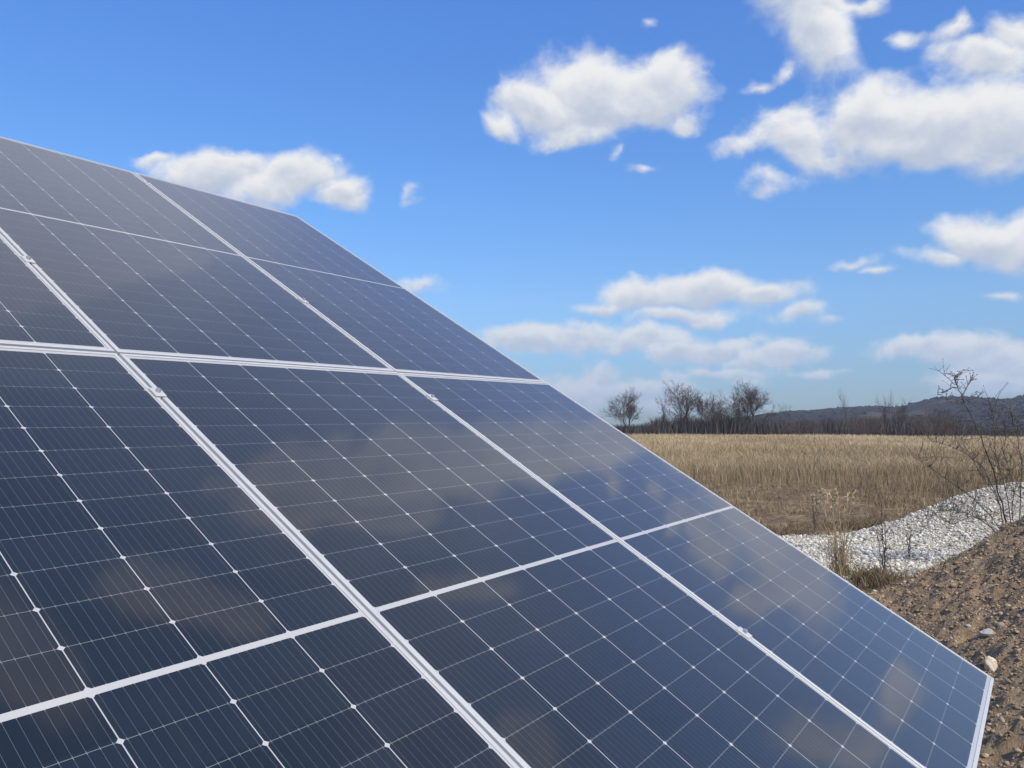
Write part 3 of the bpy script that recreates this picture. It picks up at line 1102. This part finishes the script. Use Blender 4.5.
def tree(px, base_y, top_y, width_px, d, label, seed, stems=1, maxl=4, spread=0.85, trunk_f=0.42, name='bare_tree', group='bare trees along the far edge of the field',
         cat='tree', thin=1.0, splay=0.25, dens=1.0):
    rnd = np.random.default_rng(seed)
    p0 = at(px, base_y, d)
    S, dd = p0 @ Rt, p0 @ Fh
    p0[2] = float(terrain_z(np.array([math.hypot(S, dd)]), np.array([S]), np.array([dd]))[0]) - 0.3
    H = at(px, top_y, d)[2] - p0[2]
    root = empty(name, p0, label, cat, group)
    tr, cr = Tubes(), Tubes()
    for k in range(stems):
        off = (k - (stems - 1) / 2) * splay
        dv = unit(UP + Rt * off + Fh * rnd.normal(0, 0.05))
        grow(tr, cr, np.zeros(3), dv, H * trunk_f, H * 0.016 * thin, 0, maxl, rnd, spread, 1.0, 0.010 * d / 200 * thin + 0.004, dens)
    for tb in (tr, cr):         # bring the crown to the size it has
        Vc = np.concatenate(tb.V)
        tb.V = [Vc]
    top = np.percentile(np.concatenate([tr.V[0], cr.V[0]])[:, 2], 99.6)
    lat = np.concatenate([tr.V[0], cr.V[0]]) @ Rt
    wid = np.percentile(lat, 98.8) - np.percentile(lat, 1.2)
    kz = H / top
    kw = width_px / FPX * d / wid
    for tb in (tr, cr):
        Vc = tb.V[0]
        sc = np.clip(Vc[:, 2:3] / (0.25 * top), 0.3, 1)
        Vc[:, :2] *= (1 + (kw - 1) * sc)
        Vc[:, 2] *= kz
    tr.build('trunk', M_bark, root)
    cr.build('crown', M_twig, root)
    return root


TD = 200
tree(628, 431, 389, 30, TD, 'bare twin stemmed tree standing alone nearest the panel edge', 11, stems=2, splay=0.4, spread=0.55, trunk_f=0.5, dens=1.12)
tree(664, 431, 397, 16, TD + 6, 'slim bare tree at the left end of the central clump', 12, spread=0.6)
tree(688, 431, 382, 36, TD + 4, 'tallest bare tree with a rounded open crown in the central clump', 13, stems=2, splay=0.3, spread=0.75)
tree(707, 431, 394, 28, TD - 2, 'dense brown bare tree right of the tallest rounded crown', 14, spread=0.9, dens=1.3)
tree(722, 431, 402, 18, TD + 8, 'short thin bare tree between the brown tree and the broad fan', 15, spread=0.8, dens=1.25)
tree(745, 431, 382, 58, TD, 'broad bare tree with a fan of fine branches, right of the clump', 16, stems=3, splay=0.5, spread=0.75, trunk_f=0.42, dens=1.2)
tree(785, 432, 403, 18, TD - 5, 'small dead tree with few branches right of the broad fan', 17, maxl=3, spread=0.8, thin=0.8)
tree(848, 433, 386, 12, TD + 10, 'tall spindly bare tree rising above the hill line', 18, maxl=3, spread=0.5, thin=0.9)
tree(886, 433, 392, 16, TD + 10, 'thin bare tree with upright sticks just past the spindly one', 19, maxl=3, stems=2, spread=0.5, thin=0.8)
tree(903, 433, 399, 22, TD + 14, 'low bushy bare tree beside the dark hedge, right of the sticks', 20, maxl=4, spread=0.8)


def bush(px, base_y, top_y, w_px, d, label, seed, n=900, name='bare_bush'):
    rnd = np.random.default_rng(seed)
    p0 = at(px, base_y, d)
    S, dd = p0 @ Rt, p0 @ Fh
    p0[2] = float(terrain_z(np.array([math.hypot(S, dd)]), np.array([S]), np.array([dd]))[0]) - 0.1
    H = at(px, top_y, d)[2] - p0[2]
    Wd = w_px / FPX * d / 2
    o = empty(name, p0, label, 'bush', 'bushes along the far edge of the field')
    tb, tc_ = Tubes(), Tubes()
    for i in range(26):
        a = rnd.uniform(0, 2 * np.pi)
        r = Wd * rnd.random() ** 0.5
        tip = np.array([math.cos(a) * r, math.sin(a) * r, H * (0.95 - 0.4 * (r / Wd) ** 2) * rnd.uniform(0.7, 1.0)])
        b0 = np.array([math.cos(a) * r * 0.2, math.sin(a) * r * 0.2, 0])
        mid = (b0 + tip) / 2 + np.array([0, 0, 0.1 * H])
        tb.add([b0, mid, tip], [0.05, 0.035, 0.012], 4, rnd.random())
    for i in range(n):
        a = rnd.uniform(0, 2 * np.pi)
        r = Wd * rnd.random() ** 0.5
        hh = H * (1 - 0.45 * (r / Wd) ** 2) * rnd.uniform(0.2, 0.95)
        b0 = np.array([math.cos(a) * r, math.sin(a) * r, hh])
        dv = unit(np.array([math.cos(a), math.sin(a), 1.2]) + rnd.normal(0, 0.6, 3))
        tc_.add([b0, b0 + dv * H * rnd.uniform(0.1, 0.25)], [0.022, 0.010], 3, rnd.random())
    tb.build('stems', M_bark, o)
    tc_.build('twigs', M_twig, o)


bush(935, 436, 408, 44, 170, 'round brown bare bush in front of the dark hedge, below the hill', 31)
bush(800, 433, 417, 30, 190, 'low dark bush at the field edge right of the dead tree', 32)
bush(866, 433, 414, 34, 190, 'wide dark bush under the tall spindly tree', 33)

# bare woods on the hills, far off
n = 30000
f_ = RNG.uniform(0.15, 0.82, n)
xi = RNG.uniform(400, 1500, n)
k = (fbm(xi / 55, f_ * 9, 4, 131) + 0.9 * sstep(f_, 0.62, 0.78) + 0.5 * sstep(xi, 880, 960)) > 0.12
f_, xi = f_[k], xi[k]
HV = np.array(rows)
jj = f_ * (NJ - 1)
ii = np.interp(xi, xs, np.arange(len(xs)))
P = HV[np.clip(jj.round().astype(int), 0, NJ - 1), np.clip(ii.round().astype(int), 0, len(xs) - 1)]
P = P + Rt * RNG.uniform(-1.5, 1.5, (len(P), 1)) + Fh * RNG.uniform(-8, 8, (len(P), 1))
M_wood = ramp_mat('far_bare_woods', (0.020, 0.018, 0.019), (0.042, 0.036, 0.034), (0.075, 0.062, 0.052), 1.0)
blades(P - UP * 0.5, RNG.uniform(0.8, 3.6, len(P)) * (0.7 + 0.5 * fbm(xi[:len(P)] / 8, f_ * 30, 3, 7)), RNG.uniform(2.0, 6.5, len(P)), RNG.uniform(0.0, 0.6, len(P)), RNG.random(len(P)), 'hill_woods', M_wood,
       'dark bare woods covering the distant hills', cat='woods')

# the hedge behind the trees reads as one mass
n = 37000
xp = RNG.uniform(300, 1150, n)
topy = np.interp(xp, [300, 640, 665, 700, 735, 765, 800, 840, 880, 915, 940, 962, 985, 1150], [424, 423, 414, 411, 411, 416, 420, 414, 412, 412, 416, 421, 424, 425]) + 5 * fbm(xp / 9.0, xp * 0, 4, 101)
dd = RNG.uniform(197, 236, n)
S_ = (xp - 512) / FPX * dd
zg = terrain_z(np.hypot(S_, dd), S_, dd)
hh = np.maximum((428 - topy) / FPX * dd - zg + CAM_H, 0.5) * (0.3 + 0.7 * RNG.random(n) ** 0.7)
P = S_[:, None] * Rt + dd[:, None] * Fh + zg[:, None] * UP
M_hedge = ramp_mat('bare_hedge', (0.034, 0.029, 0.029), (0.066, 0.056, 0.054), (0.13, 0.108, 0.094), 0.95)
blades(P, hh, RNG.uniform(0.05, 0.22, n), RNG.uniform(0.05, 0.5, n), RNG.random(n), 'hedge', M_hedge, 'long dark bare hedge behind the trees at the end of the field', cat='hedge')

# the bare shrub on the gravel at the right: stems followed from the photograph, each at its own depth
SH_D = 8.6


def stem_px(tb, pts, r0, r1, d, rnd, k=5, wob=0.007):
    P = []
    for i, (x, y) in enumerate(pts):
        P.append(at(x, y, d + 0.10 * math.sin(i * 1.3 + d * 40)) - SH0)
    P = np.array(P)
    # denser, slightly kinked line
    Q = [P[0]]
    for a, b in zip(P[:-1], P[1:]):
        for f in (0.33, 0.66, 1.0):
            Q.append(a + (b - a) * f + (rnd.normal(0, wob, 3) if f < 1 else 0))
    tb.add(Q, np.linspace(r0, r1, len(Q)), k, rnd.random())
    return np.array(Q)


def twigs_on(tb, Q, n, rnd, ln, r, start=0.3, up=1.0):
    for _ in range(n):
        i = rnd.integers(int(len(Q) * start), len(Q))
        dv = unit(rnd.normal(0, 0.8, 3) + UP * up)
        L = ln * rnd.uniform(0.4, 1.2)
        p1 = Q[i] + dv * L * 0.5 + rnd.normal(0, 0.03 * L, 3)
        p2 = p1 + unit(dv + rnd.normal(0, 0.14, 3)) * L * 0.5
        tb.add([Q[i], p1, p2], [r, r * 0.8, r * 0.45], 3, rnd.random())
        if rnd.random() < 0.6:
            p3 = p1 + unit(dv + rnd.normal(0, 0.45, 3)) * L * 0.5
            tb.add([p1, p3], [r * 0.7, r * 0.4], 3, rnd.random())
        # buds and seed heads at the tips
        tb.add([p2 - dv * 0.006, p2, p2 + dv * 0.008], [r * 0.5, r * 1.7, r * 0.4], 4, 0.2)


rnd = np.random.default_rng(77)
SH0 = at(1014, 548, SH_D)
SH0[2] = max(float(bank_z(np.array([SH0 @ Rt]), np.array([SH0 @ Fh]))[0]), float(gravel_z(np.array([SH0 @ Rt]), np.array([SH0 @ Fh]))[0]), 0.0)
shrub = empty('bare_shrub', SH0, 'tall bare twiggy shrub on the gravel at the right edge of the photo', 'shrub')
st, tw = Tubes(), Tubes()
MAIN = [
    [(1014, 552), (1004, 515), (996, 480), (984, 447), (972, 418), (962, 398), (957, 385), (948, 378), (939, 371)],
    [(1012, 552), (1000, 505), (985, 470), (968, 455), (950, 446), (930, 440)],
    [(1016, 552), (1008, 500), (1000, 470), (995, 440), (994, 418), (990, 405)],
    [(1012, 552), (985, 520), (960, 510), (940, 512), (928, 520)],
    [(1014, 552), (990, 515), (965, 492), (945, 478), (922, 462), (919, 455)],
    [(1018, 552), (1020, 510), (1022, 470), (1018, 438), (1013, 420)],
    [(1012, 552), (992, 528), (972, 516), (955, 524), (945, 522)],
    [(1016, 552), (1006, 520), (994, 492), (978, 470), (962, 440), (952, 428)],
    [(1020, 552), (1032, 505), (1040, 460), (1038, 430)],
    [(1018, 552), (1012, 515), (1012, 480), (1004, 455), (1006, 430)],
]
for j, pl in enumerate(MAIN):
    Q = stem_px(st, pl, 0.009 if j == 0 else 0.0058, 0.0022, SH_D + rnd.normal(0, 0.12), rnd)
    twigs_on(tw, Q, 50 if j else 24, rnd, 0.30 if j else 0.2, 0.0024)
for pl in ([(962, 398), (968, 385), (974, 378)], [(958, 388), (950, 389), (942, 393), (938, 395)], [(957, 386), (955, 376), (950, 371)], [(964, 402), (975, 398), (984, 392)],
           [(955, 383), (960, 374), (963, 370)], [(966, 406), (954, 403), (946, 400)]):
    Q = stem_px(st, pl, 0.006, 0.003, SH_D, rnd, 4, 0.008)
    twigs_on(tw, Q, 7, rnd, 0.10, 0.004, 0.1)
st.build('stems', M_bark, shrub)
tw.build('twigs', M_twig, shrub)

# the pale grass tuft in front of the gravel
T0 = at(838, 563, 8.35)
T0[2] = max(float(bank_z(np.array([T0 @ Rt]), np.array([T0 @ Fh]))[0]), float(gravel_z(np.array([T0 @ Rt]), np.array([T0 @ Fh]))[0]), 0.0) - 0.02
tuft = empty('grass_tuft', T0, 'tall pale straw coloured grass tuft standing against the gravel', 'grass tuft')
st = Tubes()
for i in range(80):
    H = rnd.uniform(0.2, 0.58) if i > 10 else rnd.uniform(0.60, 0.90)
    b0 = np.array([*rnd.normal(0, 0.05, 2), 0])
    ln = rnd.normal(0, 0.10, 2) * (1.2 if i > 10 else 0.8)
    tip = b0 + np.array([ln[0], ln[1], H])
    mid = b0 + np.array([ln[0] * 0.3, ln[1] * 0.3, H * 0.55])
    st.add([b0, mid, tip], [0.0042, 0.0036, 0.0022], 3, rnd.uniform(0.1, 0.9))
    if i <= 10:
        hd = Tubes()
        droop = unit(np.array([ln[0], ln[1], 0.05]))
        ax = [tip - UP * 0.10, tip - UP * 0.05, tip, tip + droop * 0.03 + UP * 0.02, tip + droop * 0.06 + UP * 0.015]
        hd.add(ax, [0.0025, 0.005, 0.0065, 0.0055, 0.002], 5, rnd.uniform(0.3, 0.9))
        for q in range(16):
            p0 = ax[rnd.integers(0, 4)]
            dv = unit(droop * 0.6 + UP * 0.3 + rnd.normal(0, 0.45, 3))
            hd.add([p0, p0 + dv * 0.022, p0 + dv * 0.042 - UP * 0.006], [0.003, 0.0045, 0.001], 3, rnd.uniform(0.4, 1))
        hd.build('seed_head', M_stalk, tuft)
st.build('stalks', M_stalk, tuft)


def weed(px, base_y, top_y, d, label, seed, n_side=26, wid=0.16, m=None):
    rnd = np.random.default_rng(seed)
    p0 = at(px, base_y, d)
    S, D_ = np.array([p0 @ Rt]), np.array([p0 @ Fh])
    p0[2] = max(float(bank_z(S, D_)[0]), float(gravel_z(S, D_)[0]), 0.0) - 0.02
    H = at(px, top_y, d)[2] - p0[2]
    o = empty('dry_weed', p0, label, 'weed', 'dry weeds on the gravel')
    a, b = Tubes(), Tubes()
    for s in range(3):
        lean = rnd.normal(0, 0.06, 2)
        hh = H * (1 if s == 0 else rnd.uniform(0.5, 0.8))
        Q = [np.array([lean[0] * f * hh + rnd.normal(0, 0.006), lean[1] * f * hh + rnd.normal(0, 0.006), f * hh]) for f in np.linspace(0, 1, 9)]
        a.add(Q, np.linspace(0.006, 0.0022, 9), 4, rnd.random())
        twigs_on(b, np.array(Q), n_side, rnd, wid, 0.0026, 0.25, 0.9)
    a.build('stalks', M_bark, o)
    b.build('twigs', M_twig, o)


weed(885, 572, 503, 8.2, 'dark dry weed with a straight stalk in front of the gravel', 41, 20, 0.13)
weed(909, 552, 524, 9.2, 'small dark twig of weed low on the white gravel', 42, 8, 0.08)
weed(815, 545, 496, 11.9, 'thin dry weed at the back edge of the gravel, left of the straw tuft', 43, 12, 0.14)

# ------------------------------------------------------------------ the air
hz_m = bpy.data.materials.new('thin_air')
hz_m.use_nodes = True
T_ = NT(hz_m.node_tree)
T_.n.clear()
ho = T_.new('ShaderNodeOutputMaterial')
pv = T_.new('ShaderNodeVolumePrincipled')
pv.inputs['Color'].default_value = (0.80, 0.88, 1.0, 1)
pv.inputs['Density'].default_value = 0.00022
pv.inputs['Anisotropy'].default_value = 0.2
T_.l.new(pv.outputs[0], ho.inputs['Volume'])
bm = bmesh.new()
box(bm, (-2700, -2700, -40), (2700, 2700, 120))
tag(bm_obj('haze', bm, hz_m), kind='stuff')
